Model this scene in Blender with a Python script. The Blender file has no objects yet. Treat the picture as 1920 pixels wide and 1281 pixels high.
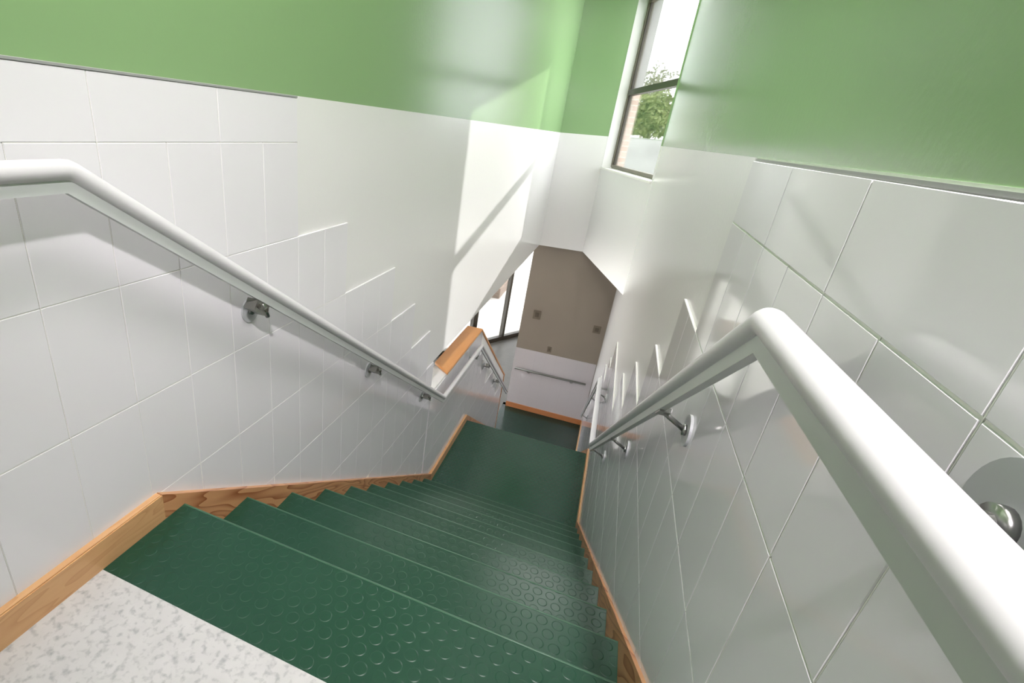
import bpy, bmesh, math, random
from mathutils import Vector, Matrix
random.seed(7)
C = bpy.context.scene.collection
ZO = 4.7063                       # the lower floor is z = 0; the geometry below is written relative to eye level

# ------------------------------------------------------------------ measured layout (metres, eye level = 0)
XL, XR = -1.0, 0.281              # tile faces of the left and right walls
ZF = -1.0764                      # upper floor
RI, TR = 0.18150, 0.27109         # riser, tread
Y1 = 0.8659                       # front edge of the floor-level tread
SL = RI / TR
ZL = ZF - 10 * RI                 # landing
YL0, YL1 = Y1 + 9 * TR, 4.672     # landing start / end
ZB = ZF - 20 * RI                 # lower floor
PW, PH = 0.17942, 0.30503         # tile size
YTL, ZTL = 0.7766, -0.0847        # left tile grid origin
YTR, ZTR = 0.4616, -0.0184 - 0.4818 * 0.30503
ZS = -1.612                       # lower edge of the hanging walls
YBK = 8.30                        # upper back wall
YFAR = 8.49                       # lower far wall
P1 = Vector((-0.336, 8.30)); P2 = Vector((0.289, 6.15))
ZCE = 2.72                        # stairwell ceiling
BL, BR = 0.052, -0.010            # green / white border, left + back / right
T = 0.008                         # tile thickness

# ------------------------------------------------------------------ helpers
def link(name, bm, mat, parent=None, smooth=False, kind=None):
    me = bpy.data.meshes.new(name)
    off = Vector((0, 0, ZO))
    if parent is not None:
        off = off - Vector(parent['origin'])
    for v in bm.verts:
        v.co += off
    bmesh.ops.recalc_face_normals(bm, faces=bm.faces)
    bm.to_mesh(me); bm.free()
    for p in me.polygons:
        p.use_smooth = smooth
    o = bpy.data.objects.new(name, me)
    C.objects.link(o)
    for m in (mat if isinstance(mat, (list, tuple)) else [mat]):
        me.materials.append(m)
    o['origin'] = (0.0, 0.0, 0.0)
    if parent is not None:
        o.parent = parent
        o['origin'] = tuple(parent['origin'])
    if kind:
        o['kind'] = kind
    return o

def struct(name, bm, mat, parent=None, smooth=False):
    return link(name, bm, mat, parent, smooth, None if parent else 'structure')

def empty(name, loc, label, cat, group=None):
    o = bpy.data.objects.new(name, None)
    C.objects.link(o)
    o.empty_display_size = 0.1
    o.location = (loc[0], loc[1], loc[2] + ZO)
    o['origin'] = (loc[0], loc[1], loc[2] + ZO)
    o['label'] = label; o['category'] = cat
    if group:
        o['group'] = group
    return o

def tag(o, label, cat, group=None):
    o['label'] = label; o['category'] = cat
    if group:
        o['group'] = group
    return o

def box(bm, a, b):
    x0, y0, z0 = a; x1, y1, z1 = b
    v = [bm.verts.new(p) for p in ((x0,y0,z0),(x1,y0,z0),(x1,y1,z0),(x0,y1,z0),(x0,y0,z1),(x1,y0,z1),(x1,y1,z1),(x0,y1,z1))]
    return [bm.faces.new([v[i] for i in f]) for f in ((0,3,2,1),(4,5,6,7),(0,1,5,4),(1,2,6,5),(2,3,7,6),(3,0,4,7))]

def bevel(bm, w, seg=2):
    bmesh.ops.bevel(bm, geom=bm.edges[:] , offset=w, segments=seg, affect='EDGES', clamp_overlap=True)

def boxb(a, b, w=0.003, seg=2):
    bm = bmesh.new(); box(bm, a, b); bevel(bm, w, seg); return bm

def extrude_x(bm, yz, x0, x1, mi=0):
    A = [bm.verts.new((x0, y, z)) for y, z in yz]; B = [bm.verts.new((x1, y, z)) for y, z in yz]
    n = len(yz)
    fs = [bm.faces.new(A), bm.faces.new(B[::-1])]
    for i in range(n):
        fs.append(bm.faces.new([A[i], B[i], B[(i+1) % n], A[(i+1) % n]]))
    for f in fs: f.material_index = mi
    return fs

def extrude_z(bm, xy, z0, z1, mi=0):
    A = [bm.verts.new((x, y, z0)) for x, y in xy]; B = [bm.verts.new((x, y, z1)) for x, y in xy]
    n = len(xy)
    fs = [bm.faces.new(A), bm.faces.new(B[::-1])]
    for i in range(n):
        fs.append(bm.faces.new([A[i], B[i], B[(i+1) % n], A[(i+1) % n]]))
    for f in fs: f.material_index = mi
    return fs

def sweep_yz(bm, x, path, prof):
    """sweep a closed profile (du across = x, dv along the path's normal) along a path in the YZ plane with mitred bends"""
    n = len(path); rings = []
    for i, (y, z) in enumerate(path):
        def d(a, b):
            v = Vector((b[0]-a[0], b[1]-a[1])); return v.normalized()
        if i == 0: nrm = d(path[0], path[1]); nrm = Vector((-nrm[1], nrm[0])); k = 1
        elif i == n-1: nrm = d(path[-2], path[-1]); nrm = Vector((-nrm[1], nrm[0])); k = 1
        else:
            d0, d1 = d(path[i-1], path[i]), d(path[i], path[i+1])
            n0, n1 = Vector((-d0[1], d0[0])), Vector((-d1[1], d1[0]))
            nrm = (n0+n1).normalized(); k = 1/max(.3, nrm.dot(n0))
        rings.append([bm.verts.new((x+u, y+nrm[0]*v*k, z+nrm[1]*v*k)) for u, v in prof])
    m = len(prof)
    for a, b in zip(rings, rings[1:]):
        for i in range(m):
            bm.faces.new([a[i], a[(i+1) % m], b[(i+1) % m], b[i]])
    bm.faces.new(rings[0]); bm.faces.new(rings[-1][::-1])

def cyl(bm, p, q, r, seg=20, r2=None):
    p, q = Vector(p), Vector(q); ax = (q-p).normalized()
    u = ax.orthogonal().normalized(); w = ax.cross(u)
    r2 = r if r2 is None else r2
    A = []; B = []
    for i in range(seg):
        a = 2*math.pi*i/seg; e = u*math.cos(a)+w*math.sin(a)
        A.append(bm.verts.new(p+e*r)); B.append(bm.verts.new(q+e*r2))
    bm.faces.new(A[::-1]); bm.faces.new(B)
    for i in range(seg):
        bm.faces.new([A[i], A[(i+1) % seg], B[(i+1) % seg], B[i]])

# ------------------------------------------------------------------ materials
def lin(c):
    return tuple(((v/255)/12.92 if v/255 <= .04045 else (((v/255)+.055)/1.055)**2.4) for v in c) + (1,)

def mat(name, rgb, rough=.5, metal=0.0, spec=.5, coat=0.0, mottled=0.0, mscale=3.0):
    m = bpy.data.materials.new(name); m.use_nodes = True
    nt = m.node_tree; b = nt.nodes['Principled BSDF']
    b.inputs['Base Color'].default_value = lin(rgb)
    b.inputs['Roughness'].default_value = rough
    b.inputs['Metallic'].default_value = metal
    b.inputs['Specular IOR Level'].default_value = spec
    b.inputs['Coat Weight'].default_value = coat
    if mottled:
        tc = nt.nodes.new('ShaderNodeTexCoord'); nz = nt.nodes.new('ShaderNodeTexNoise')
        nz.inputs['Scale'].default_value = mscale; nz.inputs['Detail'].default_value = 4
        rp = nt.nodes.new('ShaderNodeValToRGB')
        c = lin(rgb)
        rp.color_ramp.elements[0].position = .3; rp.color_ramp.elements[1].position = .7
        rp.color_ramp.elements[0].color = tuple(v*(1-mottled) for v in c[:3])+(1,)
        rp.color_ramp.elements[1].color = tuple(min(1, v*(1+mottled)) for v in c[:3])+(1,)
        nt.links.new(tc.outputs['Object'], nz.inputs['Vector'])
        nt.links.new(nz.outputs['Fac'], rp.inputs['Fac'])
        nt.links.new(rp.outputs['Color'], b.inputs['Base Color'])
    return m

def N(nt, t, **kw):
    n = nt.nodes.new(t)
    for k, v in kw.items():
        setattr(n, k, v)
    return n

def math_(nt, op, a, b=None, c=None):
    n = N(nt, 'ShaderNodeMath', operation=op)
    for i, v in enumerate((a, b, c)):
        if v is None: continue
        if isinstance(v, (int, float)): n.inputs[i].default_value = v
        else: nt.links.new(v, n.inputs[i])
    return n.outputs[0]

def paint(name, green, white, border, rough=.21):
    """wall paint: green above the height 'border' (eye-relative), white below, faint roller texture"""
    m = bpy.data.materials.new(name); m.use_nodes = True
    nt = m.node_tree; b = nt.nodes['Principled BSDF']
    g = N(nt, 'ShaderNodeNewGeometry'); s = N(nt, 'ShaderNodeSeparateXYZ')
    nt.links.new(g.outputs['Position'], s.inputs[0])
    gt = math_(nt, 'GREATER_THAN', s.outputs['Z'], border + ZO)
    mx = N(nt, 'ShaderNodeMix', data_type='RGBA')
    nt.links.new(gt, mx.inputs['Factor'])
    mx.inputs['A'].default_value = lin(white); mx.inputs['B'].default_value = lin(green)
    nt.links.new(mx.outputs['Result'], b.inputs['Base Color'])
    b.inputs['Roughness'].default_value = rough; b.inputs['Specular IOR Level'].default_value = .85
    nz = N(nt, 'ShaderNodeTexNoise'); nz.inputs['Scale'].default_value = 60; nz.inputs['Detail'].default_value = 3
    nt.links.new(g.outputs['Position'], nz.inputs['Vector'])
    bp = N(nt, 'ShaderNodeBump'); bp.inputs['Strength'].default_value = .04; bp.inputs['Distance'].default_value = .01
    nt.links.new(nz.outputs['Fac'], bp.inputs['Height']); nt.links.new(bp.outputs[0], b.inputs['Normal'])
    return m

GREEN = (136, 168, 119)
WHITE = (233, 232, 231)
M_left = paint('satin_paint_left', GREEN, WHITE, BL)
M_right = paint('satin_paint_right', GREEN, WHITE, BR)
M_wwin = paint('matt_paint_window_wall', GREEN, WHITE, BR, .45)
M_white = mat('white_paint', WHITE, .45)
M_ceil = mat('ceiling_paint', (236, 235, 231), .7)
M_tile = mat('white_glazed_tile', (229, 227, 231), .07, spec=.5)
M_grout = mat('white_grout', (238, 237, 232), .6)
M_trim = mat('grey_trim', (150, 152, 150), .4)
M_caulk = mat('pale_caulk', (214, 226, 206), .4)
M_rail = mat('white_rail_finish', (214, 212, 215), .28)
M_bar = mat('grey_painted_steel', (196, 199, 198), .4)
M_steel = mat('brushed_steel', (165, 165, 163), .28, metal=1.0)
M_rose = mat('satin_grey_rosette', (176, 179, 180), .3, spec=.6)
M_block = mat('grey_bracket_steel', (128, 128, 122), .35, metal=.6)
M_dark = mat('dark_bolt', (62, 60, 52), .4)
M_frame = mat('bronze_window_frame', (104, 98, 82), .4)
M_framed = mat('dark_window_frame', (66, 62, 54), .4)
M_taupe = mat('taupe_paint', (150, 139, 126), .5, mottled=.03, mscale=2)
M_lowtile = mat('pale_grey_tile', (208, 202, 204), .12)
M_plate = mat('dark_plate', (120, 109, 94), .5)
M_hall = mat('grey_hall_floor', (96, 95, 90), .45, mottled=.08, mscale=6)
M_lamp = bpy.data.materials.new('lamp_glow'); M_lamp.use_nodes = True
_b = M_lamp.node_tree.nodes['Principled BSDF']
_b.inputs['Emission Color'].default_value = (1, .925, .95, 1); _b.inputs['Emission Strength'].default_value = 18

def wood(name, base, dark, rough, scale, along='Y', distort=4.0, contrast=.6, slope=0.0):
    m = bpy.data.materials.new(name); m.use_nodes = True
    nt = m.node_tree; b = nt.nodes['Principled BSDF']
    g = N(nt, 'ShaderNodeNewGeometry')
    rot = N(nt, 'ShaderNodeMapping', vector_type='POINT'); rot.inputs['Rotation'].default_value = (slope, 0, 0)
    nt.links.new(g.outputs['Position'], rot.inputs['Vector'])
    st = N(nt, 'ShaderNodeMapping', vector_type='POINT')
    st.inputs['Scale'].default_value = (scale, scale*.13, scale) if along == 'Y' else (scale*.13, scale, scale)
    nt.links.new(rot.outputs[0], st.inputs['Vector'])
    n1 = N(nt, 'ShaderNodeTexNoise'); n1.inputs['Scale'].default_value = 1.0; n1.inputs['Detail'].default_value = 2
    n1.inputs['Distortion'].default_value = .6
    nt.links.new(st.outputs[0], n1.inputs['Vector'])
    ring = math_(nt, 'FRACT', math_(nt, 'MULTIPLY', n1.outputs['Fac'], distort*2.2))
    sharp = math_(nt, 'POWER', ring, 3.0)
    fine = N(nt, 'ShaderNodeTexNoise'); fine.inputs['Scale'].default_value = 9; fine.inputs['Detail'].default_value = 3
    nt.links.new(st.outputs[0], fine.inputs['Vector'])
    f = math_(nt, 'MULTIPLY_ADD', sharp, contrast, math_(nt, 'MULTIPLY', fine.outputs['Fac'], .25))
    mx = N(nt, 'ShaderNodeMix', data_type='RGBA')
    nt.links.new(f, mx.inputs['Factor'])
    mx.inputs['A'].default_value = lin(base); mx.inputs['B'].default_value = lin(dark)
    nt.links.new(mx.outputs['Result'], b.inputs['Base Color'])
    b.inputs['Roughness'].default_value = rough
    return m

M_pine = wood('varnished_pine', (217, 172, 124), (176, 118, 72), .35, 14, contrast=.35)
M_pine_skirt = wood('figured_pine', (212, 158, 112), (150, 86, 48), .35, 7, distort=6.5, contrast=.95, slope=.59)
M_cap = wood('orange_wood_cap', (228, 164, 100), (214, 142, 82), .35, 8, contrast=.25)

def rubber(name, rgb, rough=.22, studs=True, bump=.26):
    m = bpy.data.materials.new(name); m.use_nodes = True
    nt = m.node_tree; b = nt.nodes['Principled BSDF']
    g = N(nt, 'ShaderNodeNewGeometry'); s = N(nt, 'ShaderNodeSeparateXYZ')
    nt.links.new(g.outputs['Position'], s.inputs[0])
    def lattice(ox, oy):
        fx = math_(nt, 'SUBTRACT', math_(nt, 'FRACT', math_(nt, 'ADD', math_(nt, 'DIVIDE', s.outputs['X'], .044), ox)), .5)
        fy = math_(nt, 'SUBTRACT', math_(nt, 'FRACT', math_(nt, 'ADD', math_(nt, 'DIVIDE', s.outputs['Y'], .0762), oy)), .5)
        fx = math_(nt, 'MULTIPLY', fx, .044); fy = math_(nt, 'MULTIPLY', fy, .0762)
        return math_(nt, 'SQRT', math_(nt, 'ADD', math_(nt, 'MULTIPLY', fx, fx), math_(nt, 'MULTIPLY', fy, fy)))
    b.inputs['Specular IOR Level'].default_value = .36
    dist = math_(nt, 'MINIMUM', lattice(0, 0), lattice(.5, .5))
    mr = N(nt, 'ShaderNodeMapRange', interpolation_type='SMOOTHSTEP')
    nt.links.new(dist, mr.inputs['Value'])
    mr.inputs['From Min'].default_value = .0135; mr.inputs['From Max'].default_value = .0165
    mr.inputs['To Min'].default_value = 1; mr.inputs['To Max'].default_value = 0
    nz = N(nt, 'ShaderNodeTexNoise'); nz.inputs['Scale'].default_value = 3; nz.inputs['Detail'].default_value = 1
    nt.links.new(g.outputs['Position'], nz.inputs['Vector'])
    bp = N(nt, 'ShaderNodeBump'); bp.inputs['Strength'].default_value = bump; bp.inputs['Distance'].default_value = .004
    nt.links.new(mr.outputs[0], bp.inputs['Height'])
    nt.links.new(bp.outputs[0], b.inputs['Normal'])
    rp = N(nt, 'ShaderNodeValToRGB')
    c = lin(rgb)
    rp.color_ramp.elements[0].position = .0; rp.color_ramp.elements[1].position = 1.0
    rp.color_ramp.elements[0].color = tuple(v*.92 for v in c[:3])+(1,); rp.color_ramp.elements[1].color = tuple(v*1.08 for v in c[:3])+(1,)
    nt.links.new(nz.outputs['Fac'], rp.inputs['Fac']); nt.links.new(rp.outputs['Color'], b.inputs['Base Color'])
    r2 = N(nt, 'ShaderNodeMapRange'); nt.links.new(nz.outputs['Fac'], r2.inputs['Value'])
    r2.inputs['From Min'].default_value = 0; r2.inputs['From Max'].default_value = 1
    r2.inputs['To Min'].default_value = rough*.9; r2.inputs['To Max'].default_value = rough*1.15
    nt.links.new(r2.outputs[0], b.inputs['Roughness'])
    return m

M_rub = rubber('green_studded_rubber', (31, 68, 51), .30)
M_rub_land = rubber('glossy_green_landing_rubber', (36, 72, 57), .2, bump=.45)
M_nose = mat('nosing_highlight_green', (58, 96, 74), .3)  # lighter green, paints the highlight line along each tread edge
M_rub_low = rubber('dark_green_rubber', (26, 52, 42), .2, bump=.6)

def speckle():
    m = bpy.data.materials.new('white_speckled_floor'); m.use_nodes = True
    nt = m.node_tree; b = nt.nodes['Principled BSDF']
    g = N(nt, 'ShaderNodeNewGeometry')
    n1 = N(nt, 'ShaderNodeTexNoise'); n1.inputs['Scale'].default_value = 62; n1.inputs['Detail'].default_value = 5; n1.inputs['Distortion'].default_value = .2
    n2 = N(nt, 'ShaderNodeTexNoise'); n2.inputs['Scale'].default_value = 22; n2.inputs['Detail'].default_value = 3
    for n in (n1, n2): nt.links.new(g.outputs['Position'], n.inputs['Vector'])
    rp = N(nt, 'ShaderNodeValToRGB'); e = rp.color_ramp.elements
    e[0].position = .28; e[0].color = lin((160, 161, 162)); e[1].position = .50; e[1].color = lin((200, 199, 198))
    nt.links.new(n1.outputs['Fac'], rp.inputs['Fac'])
    rp2 = N(nt, 'ShaderNodeValToRGB'); e = rp2.color_ramp.elements
    e[0].position = .3; e[0].color = (.92, .92, .92, 1); e[1].position = .7; e[1].color = (1, 1, 1, 1)
    nt.links.new(n2.outputs['Fac'], rp2.inputs['Fac'])
    mx = N(nt, 'ShaderNodeMix', data_type='RGBA', blend_type='MULTIPLY'); mx.inputs['Factor'].default_value = 1
    nt.links.new(rp.outputs['Color'], mx.inputs['A']); nt.links.new(rp2.outputs['Color'], mx.inputs['B'])
    nt.links.new(mx.outputs['Result'], b.inputs['Base Color']); b.inputs['Roughness'].default_value = .4
    return m
M_floor = speckle()

def brick(name, c1, c2, mortar, scale, w=.5, h=.25, axis='XY', msize=.02):
    m = bpy.data.materials.new(name); m.use_nodes = True
    nt = m.node_tree; b = nt.nodes['Principled BSDF']
    g = N(nt, 'ShaderNodeNewGeometry'); s = N(nt, 'ShaderNodeSeparateXYZ'); cb = N(nt, 'ShaderNodeCombineXYZ')
    nt.links.new(g.outputs['Position'], s.inputs[0])
    if axis == 'XY':
        nt.links.new(s.outputs['X'], cb.inputs['X']); nt.links.new(s.outputs['Y'], cb.inputs['Y'])
    else:
        nt.links.new(math_(nt, 'ADD', s.outputs['X'], s.outputs['Y']), cb.inputs['X']); nt.links.new(s.outputs['Z'], cb.inputs['Y'])
    t = N(nt, 'ShaderNodeTexBrick'); t.inputs['Scale'].default_value = scale
    t.inputs['Brick Width'].default_value = w; t.inputs['Row Height'].default_value = h
    t.inputs['Color1'].default_value = lin(c1); t.inputs['Color2'].default_value = lin(c2); t.inputs['Mortar'].default_value = lin(mortar)
    t.inputs['Mortar Size'].default_value = msize
    nt.links.new(cb.outputs[0], t.inputs['Vector']); nt.links.new(t.outputs['Color'], b.inputs['Base Color'])
    b.inputs['Roughness'].default_value = .8
    return m
M_brick = brick('pink_brick', (206, 178, 160), (194, 164, 146), (214, 206, 194), 1, .22, .075, 'W', .008)
M_brickb = brick('brown_brick', (96, 72, 58), (84, 62, 50), (112, 102, 92), 1, .22, .075, 'W', .008)
M_pave = brick('pale_stone_paving', (196, 193, 187), (184, 181, 175), (150, 147, 140), 1, .9, .6, 'XY', .012)

def glass():
    m = bpy.data.materials.new('window_glass'); m.use_nodes = True
    nt = m.node_tree; nt.nodes.remove(nt.nodes['Principled BSDF'])
    out = nt.nodes['Material Output']
    tr = N(nt, 'ShaderNodeBsdfTransparent'); tr.inputs['Color'].default_value = (.96, .98, .97, 1)
    gl = N(nt, 'ShaderNodeBsdfGlossy'); gl.inputs['Roughness'].default_value = .02
    lw = N(nt, 'ShaderNodeFresnel'); lw.inputs['IOR'].default_value = 1.45
    mx = N(nt, 'ShaderNodeMixShader')
    nt.links.new(math_(nt, 'MULTIPLY', lw.outputs[0], .7), mx.inputs[0]); nt.links.new(tr.outputs[0], mx.inputs[1]); nt.links.new(gl.outputs[0], mx.inputs[2])
    nt.links.new(mx.outputs[0], out.inputs['Surface'])
    return m
M_glass = glass()

# ------------------------------------------------------------------ tiles
def tile_left(bm, y0, y1, z0, z1, x=XL, sgn=1, g=.0010, c=.0009, t=T):
    """one glazed tile standing proud of the wall; sgn=+1 faces +x, -1 faces -x"""
    if y1-y0 < .012 or z1-z0 < .012: return
    if sgn < 0: g = .0017
    xb, xf = x-sgn*t, x
    o = [(y0+g, z0+g), (y1-g, z0+g), (y1-g, z1-g), (y0+g, z1-g)]
    i = [(y0+g+c, z0+g+c), (y1-g-c, z0+g+c), (y1-g-c, z1-g-c), (y0+g+c, z1-g-c)]
    A = [bm.verts.new((xb, y, z)) for y, z in o]
    B = [bm.verts.new((xf-sgn*c, y, z)) for y, z in o]
    D = [bm.verts.new((xf, y, z)) for y, z in i]
    for k in range(4):
        l = (k+1) % 4
        bm.faces.new([A[k], A[l], B[l], B[k]]); bm.faces.new([B[k], B[l], D[l], D[k]])
    bm.faces.new(D)

def clip_tile_poly(bm, poly, x, sgn, g=.0016, t=T):
    """a cut tile with an arbitrary YZ outline"""
    c = Vector((sum(p[0] for p in poly)/len(poly), sum(p[1] for p in poly)/len(poly)))
    q = []
    for p in poly:
        d = Vector(p)-c; L = d.length
        if L < .02: return
        q.append(c+d*(1-g*1.5/L))
    A = [bm.verts.new((x-sgn*t, y, z)) for y, z in q]; B = [bm.verts.new((x, y, z)) for y, z in q]
    n = len(q)
    for k in range(n):
        l = (k+1) % n
        bm.faces.new([A[k], A[l], B[l], B[k]])
    bm.faces.new(B)

def clip_above(poly, f):
    """keep the part of a YZ polygon with z above the line z = f(y) (f is linear)"""
    out = []
    n = len(poly)
    for i in range(n):
        a, b = poly[i], poly[(i+1) % n]
        da, db = a[1]-f(a[0]), b[1]-f(b[0])
        if da >= 0: out.append(a)
        if da*db < 0:
            k = da/(da-db); out.append((a[0]+k*(b[0]-a[0]), a[1]+k*(b[1]-a[1])))
    return out

BH = .086
YSK0 = 0.79                        # where the level baseboard meets the sloping skirt
def skirt_z(y, y0=YSK0):
    """top edge of the skirting along the left wall"""
    yA, yB = y0, y0 + (ZF-ZL)/SL
    yC = YL1 - .04; yD = yC + (ZL-ZB)/SL
    if y < yA: return ZF+BH
    if y < yB: return ZF+BH-(y-yA)*SL
    if y < yC: return ZL+BH
    if y < yD: return ZL+BH-(y-yC)*SL
    return ZB+BH

def tile_field(name, x, sgn, ytg, ztg, top_of_col, ymin, ymax, wall, extra_top=None):
    bm = bmesh.new()
    c0 = int(math.floor((ymin-ytg)/PW)); c1 = int(math.ceil((ymax-ytg)/PW))
    for c in range(c0, c1):
        ya, yb = max(ymin, ytg+c*PW), min(ymax, ytg+(c+1)*PW)
        it = top_of_col(c)
        for i in range(it, 16):
            z1, z0 = ztg-i*PH, ztg-(i+1)*PH
            fa, fb = skirt_z(ya)-.004, skirt_z(yb)-.004
            lo, hi = min(fa, fb), max(fa, fb)
            if z1 <= lo: break
            if z0 >= hi:
                tile_left(bm, ya, yb, z0, z1, x, sgn)
            else:
                f = lambda y, ya=ya, yb=yb, fa=fa, fb=fb: fa+(fb-fa)*(y-ya)/(yb-ya)
                p = clip_above([(ya, z0), (yb, z0), (yb, z1), (ya, z1)], f)
                if len(p) >= 3: clip_tile_poly(bm, p, x, sgn)
    if extra_top:
        for ya, yb, z0, z1 in extra_top: tile_left(bm, ya, yb, z0, z1, x, sgn)
    return struct(name, bm, M_tile, wall)

# ------------------------------------------------------------------ left wall
bm = bmesh.new()
xw0, xw1 = XL-.158, XL-T
pts = [(-3.2, ZB-.15), (3.27, ZB-.15), (3.27, ZS), (YBK+.19, ZS), (YBK+.19, ZCE), (-3.2, ZCE)]
extrude_x(bm, pts, xw0, xw1)
wl = struct('wall_left', bm, M_left)

def top_left(c):
    if c < 4: return 0
    if c < 6: return 1
    if c < 9: return 2
    if c < 11: return 3
    if c < 13: return 4
    return 5
extra = [(YTL+2*k*PW, YTL+(2*k+2)*PW, ZTL, BL-.006) for k in range(-11, 2)]
tile_field('tile_cladding', XL, 1, YTL, ZTL, top_left, -3.1, 3.265, wl, extra)
bm = bmesh.new(); box(bm, (XL-T, -3.1, BL-.006), (XL+.001, YTL+4*PW, BL-.001))
struct('tile_edge_trim', bm, M_trim, wl)
# grout bed behind the tiles
def grout(name, x, sgn, ytg, ztg, top_of_col, ymin, ymax, ztop, nc, wall):
    bm = bmesh.new()
    c0 = int(math.floor((ymin-ytg)/PW)); c1 = int(math.ceil((ymax-ytg)/PW))
    for c in range(c0, c1):
        ya, yb = max(ymin, ytg+c*PW), min(ymax, ytg+(c+1)*PW)
        if yb-ya < .01: continue
        z1 = ztop if c < nc else ztg-top_of_col(c)*PH
        z0 = min(skirt_z(ya), skirt_z(yb))-.05
        g = .0016
        xa, xb = sorted((x-sgn*(T+.0005), x-sgn*.0013))
        box(bm, (xa, ya+(g if c >= nc else 0)*0, z0), (xb, yb-g*1.2, z1-g))
    return struct(name, bm, M_grout, wall)
grout('grout_bed', XL, 1, YTL, ZTL, top_left, -3.1, 3.265, BL-.007, 4, wl)

# ------------------------------------------------------------------ half wall beside landing and lower flight
hw = empty('half_wall', (XL-.07, 5.0, ZB), 'low white tiled half wall with orange wood cap left of the green landing', 'half wall')
YH0, YH1, YH2 = 3.27, 4.82, 6.95
SH = .690
def hz(y): return -1.897 if y < YH1 else -1.897-(y-YH1)*SH
bm = bmesh.new()
extrude_x(bm, [(YH0, ZB), (YH2, ZB), (YH2, hz(YH2)), (YH1, hz(YH1)), (YH0, hz(YH1))], XL-.145, XL-T)
link('wall_body', bm, M_white, hw)
bm = bmesh.new()
c0 = int(math.floor((YH0-YTL)/PW))
for c in range(c0, 40):
    ya, yb = max(YH0, YTL+c*PW), min(YH2-.02, YTL+(c+1)*PW)
    if yb-ya < .02: continue
    it = 6 if ya < YH1-.05 else 6+int(math.ceil((yb-YH1+.12)*SH/PH))
    for i in range(it, 16):
        z1, z0 = ZTL-i*PH, ZTL-(i+1)*PH
        fa, fb = skirt_z(ya)-.004, skirt_z(yb)-.004
        if z1 <= min(fa, fb): break
        if z0 >= max(fa, fb): tile_left(bm, ya, yb, z0, z1)
        else:
            f = lambda y, ya=ya, yb=yb, fa=fa, fb=fb: fa+(fb-fa)*(y-ya)/(yb-ya)
            p = clip_above([(ya, z0), (yb, z0), (yb, z1), (ya, z1)], f)
            if len(p) >= 3: clip_tile_poly(bm, p, XL, 1)
link('tile_cladding', bm, M_tile, hw)
bm = bmesh.new()     # level part with its skewed near end, then the slope
xa, xb = XL+.008, XL-.155
Z1, Z0 = -1.872, -1.897
v = {}
def V(x, y, z): return bm.verts.new((x, y, z))
st = [((3.66, 3.80), 0), ((4.82, 4.82), 0), ((YH2+.012, YH2+.012), 1)]
rings = []
for (yR, yLf), sl in st:
    zz = 0 if not sl else -(YH2+.012-YH1)*SH
    rings.append([V(xa, yR, Z1+zz), V(xa, yR, Z0+zz), V(xb, yLf, Z0+zz), V(xb, yLf, Z1+zz)])
for a, b in zip(rings, rings[1:]):
    for i in range(4): bm.faces.new([a[i], a[(i+1) % 4], b[(i+1) % 4], b[i]])
bm.faces.new(rings[0]); bm.faces.new(rings[-1][::-1])
bmesh.ops.bevel(bm, geom=[e for e in bm.edges], offset=.004, segments=2, affect='EDGES')
link('wood_cap', bm, M_cap, hw)
bm = bmesh.new(); box(bm, (XL-.152, YH2, ZB), (XL+.004, YH2+.014, hz(YH2)-.002))
link('end_board', bm, M_pine_skirt, hw)

# ------------------------------------------------------------------ right wall
bm = bmesh.new()
pts = [(-3.2, ZB-.15), (YFAR+.2, ZB-.15), (YFAR+.2, ZS+.01), (P2[1]+.35, ZS+.01), (P2[1]-.02, ZS+.01), (P2[1]-.02, ZCE), (-3.2, ZCE)]
extrude_x(bm, pts, XR+T, XR+.3)
wr = struct('wall_right', bm, M_right)
def top_right(c):
    if c < 6: return 0
    if c < 8: return 1
    if c < 10: return 2
    if c < 13: return 3
    if c < 16: return 4
    if c < 24: return 5
    return 5+int(math.ceil((c-23)/2.54))
rowtop = [(YTR+k*PW, YTR+(k+2)*PW, ZTR, BR-.0068) for k in range(-20, 6, 2)]
tile_field('tile_cladding', XR, -1, YTR, ZTR, top_right, -3.1, YFAR, wr, rowtop)
grout('grout_bed', XR, -1, YTR, ZTR, top_right, -3.1, YFAR, BR-.0075, 6, wr)
bm = bmesh.new(); box(bm, (XR+.0035, -3.1, BR-.0068), (XR+T, YTR+6*PW, BR-.0022))
struct('tile_edge_trim', bm, M_trim, wr)
bm = bmesh.new(); box(bm, (XR+.0062, -3.1, BR-.0022), (XR+T, YTR+6*PW, BR+.001))
struct('caulk_line', bm, M_caulk, wr)

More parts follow.
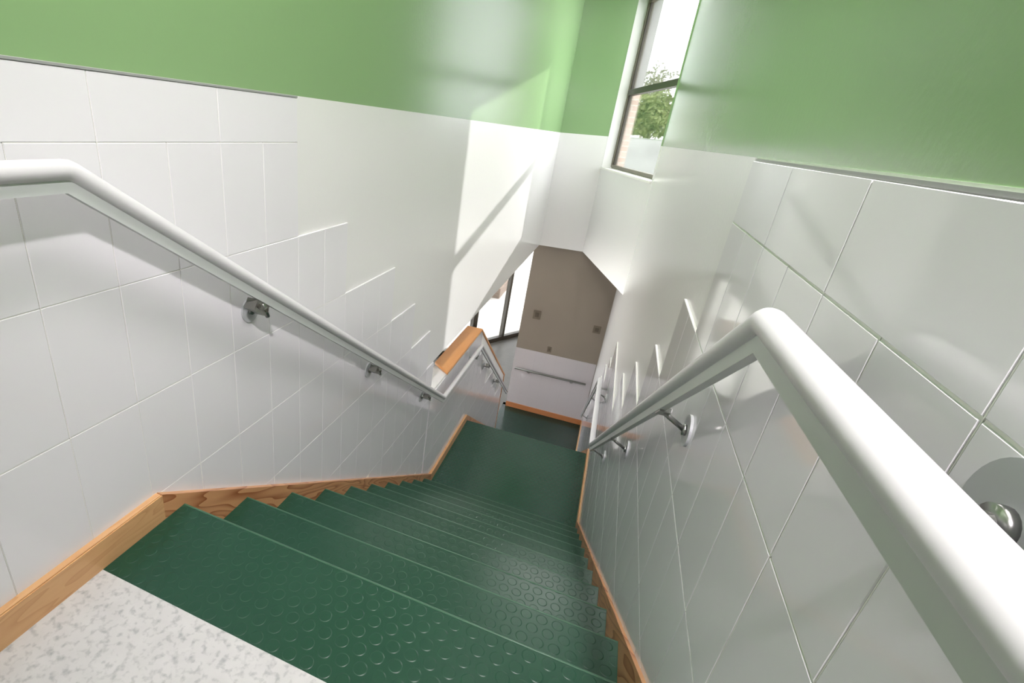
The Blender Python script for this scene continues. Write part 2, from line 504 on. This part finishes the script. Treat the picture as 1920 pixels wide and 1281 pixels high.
# ------------------------------------------------------------------ skirting boards
def skirting(name, xi, xo):
    o = None
    bm = bmesh.new(); extrude_x(bm, [(-3.1, ZF), (YSK0, ZF), (YSK0, ZF+BH), (-3.1, ZF+BH)], xo, xi)
    bmesh.ops.bevel(bm, geom=[e for e in bm.edges if abs(e.verts[0].co.z-ZF-BH) < 1e-4 and abs(e.verts[1].co.z-ZF-BH) < 1e-4], offset=.003, segments=2, affect='EDGES')
    o = struct(name, bm, M_pine)
    yB = YSK0+(ZF-ZL)/SL; yC = YL1-.04; yD = yC+(ZL-ZB)/SL
    bm = bmesh.new()
    extrude_x(bm, [(YSK0, ZF-.02), (YSK0, ZF+BH), (yB, ZL+BH), (yB, ZL-.0), (yB-.35, ZL-.0), (YSK0+.02, ZF-.32)], xo, xi)
    struct('stair_skirt', bm, M_pine_skirt, o)
    bm = bmesh.new(); extrude_x(bm, [(yB, ZL), (yC, ZL), (yC, ZL+BH), (yB, ZL+BH)], xo, xi)
    struct('landing_board', bm, M_pine, o)
    yE = min(yD, 6.95 if xi > xo and xi < -.5 else 99)
    yE = 6.94 if xo < -.5 else yD
    zE = ZL+BH-(yE-yC)*SL
    bm = bmesh.new(); extrude_x(bm, [(yC, ZL+BH), (yE, zE), (yE, zE-.32), (yC+.1, ZL-.34), (yC, ZL-.1)], xo, xi)
    struct('lower_skirt', bm, M_pine_skirt, o)
    if xo > -.5:
        bm = bmesh.new(); extrude_x(bm, [(yD, ZB), (YFAR, ZB), (YFAR, ZB+BH), (yD, ZB+BH)], xo, xi)
        struct('floor_board', bm, M_pine, o)
    return o
skirting('baseboard_left', XL+.020, XL-.006)
skirting('baseboard_right', XR-.010, XR+.006)

# ------------------------------------------------------------------ floors and stairs
bm = bmesh.new(); box(bm, (XL-.005, -3.2, ZF-.2), (XR+.005, Y1-TR, ZF))
struct('floor', bm, M_floor)
bm = bmesh.new(); box(bm, (XL-.005, YL0-.0, ZL-.2), (XR+.005, YL1-TR, ZL))
fl = struct('floor_landing', bm, M_rub_land)

def tread_mesh(y0, y1, z, x0, x1, nose=.009):
    bm = bmesh.new()
    pr = [(y0, z-.012), (y0, z), (y1-nose, z)]
    for a in range(1, 7):
        t = a*math.pi/12
        pr.append((y1-nose+nose*math.sin(t), z-nose+nose*math.cos(t)))
    pr += [(y1, z-.034), (y1-.006, z-.036), (y1-.008, z-.012)]
    extrude_x(bm, pr, x0, x1)
    return bm
def flight(label, y1, z0, n, first, cat='staircase', m=M_rub, m0=None):
    r = empty('stair_flight', ((XL+XR)/2, y1+n*TR, z0-(n+1)*RI), label, cat)
    x0, x1 = XL+.014, XR-.006
    for k in range(first, n+1):
        ob = link('tread', tread_mesh(y1+(k-1)*TR-.004, y1+k*TR, z0-k*RI, x0, x1), (m0 or m) if k == 0 else m, r)
        if m is M_rub:  # thin strip added to carry the painted edge highlight
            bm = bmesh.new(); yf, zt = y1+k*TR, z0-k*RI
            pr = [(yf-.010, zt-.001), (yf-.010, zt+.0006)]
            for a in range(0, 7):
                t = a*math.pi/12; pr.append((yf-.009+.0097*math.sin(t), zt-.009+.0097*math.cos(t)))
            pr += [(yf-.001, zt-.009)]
            extrude_x(bm, pr, x0+.004, x1-.004); link('nosing_highlight', bm, M_nose, ob)
    for k in range(0, n+1):
        yy = y1+k*TR
        bm = bmesh.new(); box(bm, (x0, yy-.020, z0-(k+1)*RI+.0005), (x1, yy-.006, z0-k*RI-.012))
        link('riser', bm, m, r)
    bm = bmesh.new()   # concrete body under the treads
    pr = [(y1-.02, z0-.036)]
    for k in range(0, n+1):
        pr.append((y1+k*TR-.02, z0-(k+1)*RI-.0125)); 
        if k < n: pr.append((y1+(k+1)*TR-.02, z0-(k+1)*RI-.0125))
    pr += [(y1+n*TR-.02, z0-(n+1)*RI-.1), (y1+n*TR-.1, z0-(n+1)*RI-.2), (y1-.02, z0-RI-.25)]
    extrude_x(bm, pr, x0, x1)
    link('stair_body', bm, M_white, r)
    return r
flight('upper flight of dark green studded rubber stairs below the white floor', Y1, ZF, 9, 0)
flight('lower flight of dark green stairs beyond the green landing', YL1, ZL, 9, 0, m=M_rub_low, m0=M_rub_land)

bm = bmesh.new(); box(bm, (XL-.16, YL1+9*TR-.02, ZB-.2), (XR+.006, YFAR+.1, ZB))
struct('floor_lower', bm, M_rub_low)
bm = bmesh.new(); extrude_z(bm, [(-8, 2.0), (XL-.16, 2.0), (XL-.16, 8.5), (-1.08, 8.5), (-1.08, 13.13), (-8, 1.2)], ZB-.2, ZB)
struct('floor_hall', bm, M_hall)

# ------------------------------------------------------------------ back wall, window wall, far wall, ceilings
bm = bmesh.new(); box(bm, (XL-.02, YBK, ZS), (P1[0], YBK+.19, ZCE))
struct('wall_back', bm, M_left)
d = (P2-P1).normalized(); n = Vector((-d[1], d[0]))            # n points out of the stairwell
if n[0] < 0: n = -n
Lw = (P2-P1).length
def W(s, o): return tuple(P1+d*s+n*o)
DEP = .26                                                       # thickness of the window wall
ZSI, ZWT = -.372, 1.70
bm = bmesh.new()
extrude_z(bm, [W(0, 0), W(Lw+.05, 0), W(Lw+.05, DEP), W(0, DEP)], ZS, ZSI)
extrude_z(bm, [W(0, 0), W(Lw+.05, 0), W(Lw+.05, DEP), W(0, DEP)], ZWT, ZCE)
extrude_z(bm, [W(Lw-.045, 0), W(Lw+.05, 0), W(Lw+.05, DEP), W(Lw-.045, DEP)], ZSI, ZWT)
ww = struct('wall_window', bm, M_wwin)
# white reveal at the far jamb (back wall end) and the pale brick pier outside it
bm = bmesh.new(); extrude_z(bm, [W(0, 0), W(.004, 0), W(.004, .19), W(0, .19)], ZSI, ZWT)
struct('jamb_lining', bm, M_white, ww)

bm = bmesh.new(); box(bm, (-1.10, YFAR, ZB-.1), (XR+.01, YFAR+.16, ZS+.06))
wf = struct('wall_far', bm, M_taupe)
bm = bmesh.new()
zt = -3.50
for i in range(-1, 9):
    for k in range(5):
        y0, y1 = -1.10+i*PW, -1.10+(i+1)*PW
        z1, z0 = (zt-(k-1)*PH-PH, zt-k*PH-PH)
        z1 = min(z1, zt)
        y0, y1 = max(y0, -1.10), min(y1, XR)
        z0 = max(z0, ZB+.07)
        if y1-y0 < .02 or z1-z0 < .02: continue
        box(bm, (y0+.0002, YFAR-T, z0+.0002), (y1-.0002, YFAR, z1-.0002))
struct('tile_cladding', bm, M_lowtile, wf)
bm = bmesh.new(); box(bm, (-1.10, YFAR-.022, ZB), (XR-.012, YFAR, ZB+.098)); bevel(bm, .003)
struct('baseboard_far', bm, wood('orange_pine', (205, 138, 92), (176, 104, 62), .35, 12, along='X', contrast=.3))
bm = bmesh.new(); box(bm, (-1.10, YFAR+.16, ZB-.1), (-.9, 13.2, ZS+.06))
struct('wall_hall', bm, M_taupe)
# soffit / roof over the triangle beyond the window wall, and hall ceiling
bm = bmesh.new(); extrude_z(bm, [W(0, .01), W(Lw+.05, .01), (1.4, P2[1]), (1.4, YFAR+.3), (P1[0], YFAR+.3)], ZS+.0, ZS+.1)
struct('ceiling_soffit', bm, M_white)
bm = bmesh.new(); extrude_z(bm, [(-8, 2.0), (XL-.158, 2.0), (XL-.158, 8.49), (P1[0], 8.49), (P1[0], 8.7), (-.9, 8.7), (-.9, 13.5), (-8, 1.5)], ZS+.02, ZS+.25)
struct('ceiling_hall', bm, M_white)
bm = bmesh.new(); box(bm, (-8, 1.9, ZB-.1), (XL-.158, 2.0, ZS+.2))
struct('wall_hall_rear', bm, M_white)
bm = bmesh.new(); extrude_z(bm, [(XL-.16, -3.2), (XR+.3, -3.2), (XR+.3, P2[1]), W(Lw, .3), W(-.1, .3), (XL-.16, YBK+.2)], ZCE, ZCE+.15)
struct('ceiling', bm, M_ceil)
bm = bmesh.new(); box(bm, (XL-.16, -3.35, ZF-.2), (XR+.3, -3.2, ZCE+.1))
struct('wall_rear', bm, M_right)

# ------------------------------------------------------------------ stair window
GD = .155                                                       # recess of the glazing
w1 = empty('window_1', (W(1.1, GD)[0], W(1.1, GD)[1], ZSI), '', ''); del w1['label'], w1['category']; w1['kind'] = 'structure'
def wbox(bm, s0, s1, o0, o1, z0, z1):
    extrude_z(bm, [W(s0, o0), W(s1, o0), W(s1, o1), W(s0, o1)], z0, z1)
bm = bmesh.new(); wbox(bm, .005, Lw-.045, -.018, GD+.02, ZSI-.012, ZSI+.012)
struct('window_sill', bm, mat('white_sill', (244, 243, 238), .35), w1)
bm = bmesh.new()
FB = -.345
wbox(bm, .006, .05, GD-.03, GD+.035, FB, ZWT)
wbox(bm, Lw-.09, Lw-.046, GD-.03, GD+.035, FB, ZWT)
wbox(bm, .05, Lw-.09, GD-.03, GD+.035, FB-.012, FB+.03)
wbox(bm, .05, Lw-.09, GD-.03, GD+.035, ZWT-.045, ZWT)
struct('window_frame', bm, M_frame, w1)
TZ = [.615]
for z in TZ:
    bm = bmesh.new(); wbox(bm, .05, Lw-.09, GD-.035, GD+.035, z-.035, z+.035)
    struct('transom', bm, M_framed, w1)
zs = [FB+.03, TZ[0]-.035, TZ[0]+.035, ZWT-.045]
for i in range(2):
    bm = bmesh.new(); wbox(bm, .05, .066, GD-.012, GD+.012, zs[2*i], zs[2*i+1])
    struct('glazing_bead', bm, M_framed, w1)
    bm = bmesh.new(); wbox(bm, .05, Lw-.09, GD-.004, GD+.004, zs[2*i], zs[2*i+1])
    struct('pane', bm, M_glass, w1)

# ------------------------------------------------------------------ hall glazing (shopfront frame)
G1 = Vector((-2.127, 11.318)); G2 = Vector((-1.614, 12.172)); gd = (G2-G1).normalized(); gn = Vector((-gd[1], gd[0]))
def G(s, o): return tuple(G1+gd*s+gn*o)
def gbox(bm, s0, s1, o0, o1, z0, z1): extrude_z(bm, [G(s0, o0), G(s1, o0), G(s1, o1), G(s0, o1)], z0, z1)
w2 = empty('window_2', (G1[0], G1[1], ZB), '', ''); del w2['label'], w2['category']; w2['kind'] = 'structure'
posts = [-9.6, -7.6, -5.6, -3.9, -2.55, -.62, .41, 1.95]
wid = {-.62: .13}
for s in posts:
    w = wid.get(s, .065)
    bm = bmesh.new(); gbox(bm, s-w/2, s+w/2, -.05, .05, ZB, ZS+.03); struct('mullion', bm, M_framed, w2)
bm = bmesh.new(); gbox(bm, -9.7, 2.1, -.05, .05, ZB, ZB+.10); struct('bottom_rail', bm, M_framed, w2)
bm = bmesh.new(); gbox(bm, -9.7, 2.1, -.05, .05, ZS-.05, ZS+.03); struct('top_rail', bm, M_framed, w2)
for a, b in zip(posts, posts[1:]):
    bm = bmesh.new(); gbox(bm, a+wid.get(a, .065)/2, b-wid.get(b, .065)/2, -.004, .004, ZB+.10, ZS-.05); struct('pane', bm, M_glass, w2)

# ------------------------------------------------------------------ handrails
def ellipse(a, b, n=24): return [(a*math.cos(2*math.pi*i/n), b*math.sin(2*math.pi*i/n)) for i in range(n)]
def soften(path, r=.035, k=4):
    out = [path[0]]
    for p, c, q in zip(path, path[1:], path[2:]):
        c_, p_, q_ = Vector(c), Vector(p), Vector(q)
        a = c_+(p_-c_).normalized()*r; b = c_+(q_-c_).normalized()*r
        for i in range(k+1):
            t = i/k; m = (a*(1-t)+c_*t)*(1-t)+(c_*(1-t)+b*t)*t
            out.append(tuple(m))
    return out+[path[-1]]

def path_z(path, y):
    for a, b in zip(path, path[1:]):
        if a[0] <= y <= b[0]: return a[1]+(b[1]-a[1])*(y-a[0])/(b[0]-a[0])
    return path[-1][1]

def handrail(label, x, wallx, path, brackets, r=.0188):
    sg = 1 if x > wallx else -1
    o = empty('handrail', (x, path[0][0], path[0][1]), label, 'handrail')
    sp = soften(path, .010, 2)
    bm = bmesh.new(); sweep_yz(bm, x, sp, ellipse(r, r)); link('grip', bm, M_rail, o, True)
    bm = bmesh.new(); sweep_yz(bm, x, [(y, z) for y, z in path], [(-.007, -.040), (.007, -.040), (.007, -.012), (-.007, -.012)])
    link('support_bar', bm, M_bar, o)
    for y in brackets:
        flat = sg < 0 and y < .6
        z = path_z(path, y); a, b = path_z(path, y-.02), path_z(path, y+.02); s = (b-a)/.04
        th = math.atan(s); cy, cz = math.cos(th), math.sin(th)
        def L(du, dv): return (y+du*cy-dv*cz*1.0, z+du*cz+dv*cy)
        zr = z-.078 if not flat else z-.026
        bm = bmesh.new()
        if sg > 0:      # block under the bar, two bolts on its face
            extrude_x(bm, [L(-.034, -.040), L(.034, -.040), L(.034, -.074), L(-.034, -.074)], x-.032, x+.004)
        else:           # short saddle hidden under the bar
            w_ = .012 if flat else .03
            extrude_x(bm, [L(-w_, -.033), L(w_, -.033), L(w_, -.0405 if flat else -.045), L(-w_, -.0405 if flat else -.045)], x+.0071 if flat else x-.006, x+.020)
        br = link('bracket', bm, M_block if sg > 0 else M_steel, o)
        bm = bmesh.new()
        cyl(bm, (wallx, y, zr), (wallx+sg*.006, y, zr), .046 if flat else .040, 36)
        link('rosette', bm, M_rose, br)
        bm = bmesh.new()
        if sg > 0 or flat:
            cyl(bm, (wallx+sg*.006, y, zr), (x-sg*.006 if flat else x, y, zr), .0075, 14)
        else:
            m = L(0, -.043); cyl(bm, (wallx+sg*.010, y, zr), (x-sg*.012, m[0], m[1]), .0065, 14)
        cyl(bm, (wallx+sg*.006, y, zr), (wallx+sg*.014, y, zr), .014, 18)
        if sg > 0:
            m = L(0, -.043); cyl(bm, (x, y, zr-.0075), (x, m[0], m[1]), .0075, 14)
        link('arm', bm, M_steel, br, True)
        if sg > 0:
            for du in (-.021, .021):
                p = L(du, -.057)
                bm = bmesh.new(); cyl(bm, (x+.004, p[0], p[1]), (x+.010, p[0], p[1]), .0065, 12); link('bolt', bm, M_dark, br)
    return o

XLR = XL+.07
left_path = [(-1.6, -.121), (.655, -.124), (3.41, -1.967), (4.60, -1.967), (7.04, -3.665)]
handrail('white handrail on the left wall, leading down past the wood-capped half wall', XLR, XL, left_path, [-.6, .31, 1.217, 2.122, 3.04, 4.45, 5.20, 6.05])
XRR = .205
right_path = [(-1.6, -.150), (.20, -.1765), (.720, -.1895), (3.20, -1.905), (4.40, -1.942), (6.98, -3.70)]
handrail('white handrail on the right wall, thick in the foreground beside the glossy tiles', XRR, XR, right_path, [-.5, .386, 1.24, 2.12, 3.0, 4.2, 5.2, 6.7])

# handrail across the far wall of the lower floor
fr = empty('handrail', (-.4, YFAR-.06, -3.9), 'thin straight handrail across the far wall of the lower floor', 'handrail')
bm = bmesh.new(); cyl(bm, (-1.05, YFAR-.06, -3.88), (.19, YFAR-.06, -3.88), .018, 18); link('grip', bm, M_block, fr, True)
for x in (-.8, -.05):
    bm = bmesh.new(); cyl(bm, (x, YFAR-T, -3.92), (x, YFAR-.06, -3.92), .007, 12); cyl(bm, (x, YFAR-.06, -3.925), (x, YFAR-.06, -3.885), .007, 12)
    br = link('bracket', bm, M_steel, fr, True)
    bm = bmesh.new(); cyl(bm, (x, YFAR-T, -3.92), (x, YFAR-T-.005, -3.92), .03, 24); link('rosette', bm, M_steel, br)

# small plates on the taupe wall
def plate(x, z, w, h, label):
    bm = boxb((x-w/2, YFAR-.014, z-h/2), (x+w/2, YFAR, z+h/2), .004)
    o = link('wall_plate', bm, M_plate); tag(o, label, 'wall plate', 'small plates on the taupe wall')
    bm = bmesh.new(); box(bm, (x-w*.25, YFAR-.017, z-h*.25), (x+w*.25, YFAR-.0135, z+h*.25)); link('insert', bm, mat('plate_insert', (98, 88, 74), .5), o)
plate(-.85, -2.83, .13, .16, 'dark square plate at the left of the taupe wall')
plate(.15, -2.88, .12, .13, 'dark square plate at the right of the taupe wall')
plate(-.53, -3.41, .07, .10, 'small dark plate low on the taupe wall just above the pale tiles')

# ------------------------------------------------------------------ lamps and added fill lights
def ceiling_panel(x, y, z, label, w=.16, l=.6):
    o = empty('ceiling_lamp_or_fill', (x, y, z-.03), label, 'ceiling lamp', 'ceiling lamps over the stairs')
    bm = bmesh.new()
    for a, b in (((x-w-.02, y-l-.02), (x-w, y+l+.02)), ((x+w, y-l-.02), (x+w+.02, y+l+.02)), ((x-w, y-l-.02), (x+w, y-l)), ((x-w, y+l), (x+w, y+l+.02))):
        box(bm, (a[0], a[1], z-.03), (b[0], b[1], z))
    link('rim', bm, M_steel, o)
    bm = bmesh.new(); box(bm, (x-w, y-l, z-.022), (x+w, y+l, z-.002)); link('diffuser', bm, M_lamp, o)
ceiling_panel(.05, 1.0, ZCE, 'wide white fill panel added over the top steps', .2, .8)  # unseen panel added to fill the stairwell with soft light
ceiling_panel(-.34, 3.3, ZCE, 'short narrow ceiling lamp over the middle of the upper flight', .05, .12)
ceiling_panel(.03, 5.5, ZCE, 'long white fill panel added over the landing')  # second unseen panel, added as fill over the lower part
ld = bpy.data.lights.new('spot', 'SPOT'); ld.energy = 122; ld.spot_size = math.radians(88); ld.spot_blend = 1.0; ld.shadow_soft_size = .05; ld.color = (1, .93, .97)
SPY = -.45; SPX = .19; SPZ = .57*(SPX+.924)+.253-.67*SPY
sp = empty('ceiling_spotlight', (SPX, SPY, ZCE), 'ceiling spotlight over the upper floor aimed down the stairs', 'spotlight')
dv = Vector((-.14, .77, -.62)).normalized()
bm = bmesh.new(); cyl(bm, (SPX, SPY-.05, ZCE), (SPX, SPY-.05, SPZ+.05), .01, 12); link('stem', bm, M_steel, sp)
pp = Vector((SPX, SPY, SPZ))
bm = bmesh.new(); cyl(bm, pp-dv*.16, pp-dv*.03, .04, 20, .05); link('housing', bm, M_rail, sp, True)
lo = bpy.data.objects.new('spot_lamp', ld); C.objects.link(lo); lo.parent = sp
lo.location = Vector((SPX, SPY, SPZ+ZO))-Vector(sp['origin']); lo.rotation_euler = dv.to_track_quat('-Z', 'Y').to_euler()

sd = bpy.data.lights.new('sun', 'SUN'); sd.energy = 11; sd.angle = math.radians(.6); sd.color = (1, .94, .94)
so = bpy.data.objects.new('sun', sd); C.objects.link(so)
so.rotation_euler = Vector((-.432, -.902, -.475)).to_track_quat('-Z', 'Y').to_euler()
so.location = (6, 20, 16)

# ------------------------------------------------------------------ outside
bm = bmesh.new(); extrude_z(bm, [W(-.004, .20), W(-.004, .30), W(-.5, .30), W(-.5, .20)], ZS+.12, .62)
pier = link('brick_pier', bm, M_brick); tag(pier, 'pink brick pier with grey upper part outside the far edge of the stair window', 'brick pier')
bm = bmesh.new(); extrude_z(bm, [W(-.004, .20), W(-.004, .31), W(-.5, .31), W(-.5, .20)], .62, ZWT+.1)
link('grey_pier_top', bm, mat('grey_pier_top', (150, 148, 146), .5), pier)  # plain grey upper part of the pier
bm = bmesh.new(); box(bm, (-80, 13.5, ZB-.5), (150, 220, ZB-.04))
box(bm, (-80, -20, ZB-.5), (-8.2, 13.5, ZB-.04))
extrude_z(bm, [(-8.2, -20), (-8, 1.3), (-1.0, 13.3), (-1, 13.5), (-8.2, 13.5)], ZB-.5, ZB-.04)
struct('ground', bm, M_pave)
bm = bmesh.new(); box(bm, (-3.5, 15.0, ZB-.04), (-2.72, 16.2, ZB+.28))
bevel(bm, .01, 1)
pl = link('brick_planter', bm, M_brickb); tag(pl, 'low brown brick block on the pale paving outside the hall glass', 'planter')
bm = bmesh.new(); box(bm, (-14, 40, ZB-.05), (30, 40.4, .32))
gw = link('boundary_wall', bm, mat('pale_render', (158, 162, 157), .8, mottled=.2, mscale=.8)); tag(gw, 'long pale boundary wall in front of the tree outside the stair window', 'wall')

M_leaf = mat('fresh_leaves', (118, 126, 76), .6, mottled=.35, mscale=1.2)
M_leaf2 = mat('pale_leaves', (128, 124, 106), .7, mottled=.25, mscale=1.2)
M_bark = mat('grey_bark', (120, 110, 96), .8, mottled=.2, mscale=5)
def tree(x, y, z0, zc, rx, rz, nleaf, size, ml, label, hole=0.0):
    o = empty('tree', (x, y, z0), label, 'tree', 'trees outside the stair window')
    bm = bmesh.new()
    cyl(bm, (x, y, z0), (x, y, zc-rz*.3), .16, 10, .10)
    rnd = random.Random(int(x*10+y))
    for k in range(16):
        a = rnd.uniform(0, 6.28); e = rnd.uniform(.1, 1.1); r = rnd.uniform(.6, .95)
        p = Vector((x, y, zc-rz*rnd.uniform(.3, .9))); q = Vector((x+rx*r*math.cos(a)*math.cos(e), y+rx*r*math.sin(a)*math.cos(e), zc+rz*r*math.sin(e)))
        cyl(bm, p, q, .06, 6, .015)
    link('trunk', bm, M_bark, o)
    bm = bmesh.new()
    for k in range(nleaf):
        while True:
            u = Vector((rnd.uniform(-1, 1), rnd.uniform(-1, 1), rnd.uniform(-1, 1)))
            if u.length < 1 and u.length > .35: break
        lump = .75+.25*math.sin(u.x*5+1)*math.cos(u.z*6)
        p = Vector((x+u.x*rx*lump, y+u.y*rx*lump, zc+u.z*rz*lump))
        A = Vector((rnd.uniform(-1, 1), rnd.uniform(-1, 1), rnd.uniform(-1, 1))).normalized()*size; B = A.orthogonal().normalized()*size*.5
        bm.faces.new([bm.verts.new(p-A), bm.verts.new(p+B), bm.verts.new(p+A), bm.verts.new(p-B)])
    link('foliage', bm, ml, o)

# ------------------------------------------------------------------ camera
def rodr(w):
    t = w.length; k = w/t
    return Matrix.Rotation(t, 3, k)
Rw = rodr(Vector((1.9435018832915663, 0.4432900323686239, -0.1798440302368913)))   # world -> camera (x right, y down, z forward)
FPX, CX, CY = 943.911, 758.942, 651.863
cam = bpy.data.cameras.new('camera'); co = bpy.data.objects.new('camera', cam); C.objects.link(co)
r0, r1, r2 = Rw[0], Rw[1], Rw[2]
Mx = Matrix((( r0[0], -r1[0], -r2[0]), (r0[1], -r1[1], -r2[1]), (r0[2], -r1[2], -r2[2])))
co.matrix_world = Matrix.Translation((0, 0, ZO)) @ Mx.to_4x4()
cam.sensor_fit = 'HORIZONTAL'; cam.sensor_width = 36; cam.lens = FPX*36/1920
cam.shift_x = (960-CX)/1920; cam.shift_y = (CY-640.5)/1920
cam.clip_start = .02; cam.clip_end = 500
bpy.context.scene.camera = co

tree(1.0, 45, ZB, 1.9, 2.3, 2.1, 3000, .2, M_leaf, 'leafy light green tree outside the stair window')
tree(.6, 60, ZB, 4.6, 2.6, 3.0, 900, .2, M_leaf2, 'pale thin tree behind the leafy one outside the stair window')

# ------------------------------------------------------------------ world
w = bpy.data.worlds.new('sky'); bpy.context.scene.world = w; w.use_nodes = True
nt = w.node_tree; bg = nt.nodes['Background']
tc = N(nt, 'ShaderNodeTexCoord'); mp = N(nt, 'ShaderNodeMapping'); mp.inputs['Scale'].default_value = (1, 1, 3)
nz = N(nt, 'ShaderNodeTexNoise'); nz.inputs['Scale'].default_value = 2.5; nz.inputs['Detail'].default_value = 5
rp = N(nt, 'ShaderNodeValToRGB'); rp.color_ramp.elements[0].color = (.90, .90, .97, 1); rp.color_ramp.elements[1].color = (1, .97, 1, 1)
rp.color_ramp.elements[0].position = .35; rp.color_ramp.elements[1].position = .6
nt.links.new(tc.outputs['Generated'], mp.inputs[0]); nt.links.new(mp.outputs[0], nz.inputs['Vector'])
nt.links.new(nz.outputs['Fac'], rp.inputs['Fac']); nt.links.new(rp.outputs['Color'], bg.inputs['Color'])
bg.inputs['Strength'].default_value = 3.1

sc = bpy.context.scene
sc.view_settings.view_transform = 'Standard'; sc.view_settings.look = 'None'
sc.view_settings.exposure = 0.97; sc.view_settings.gamma = 1.0; sc.view_settings.use_curve_mapping = False
for o in bpy.data.objects:
    if 'origin' in o: del o['origin']
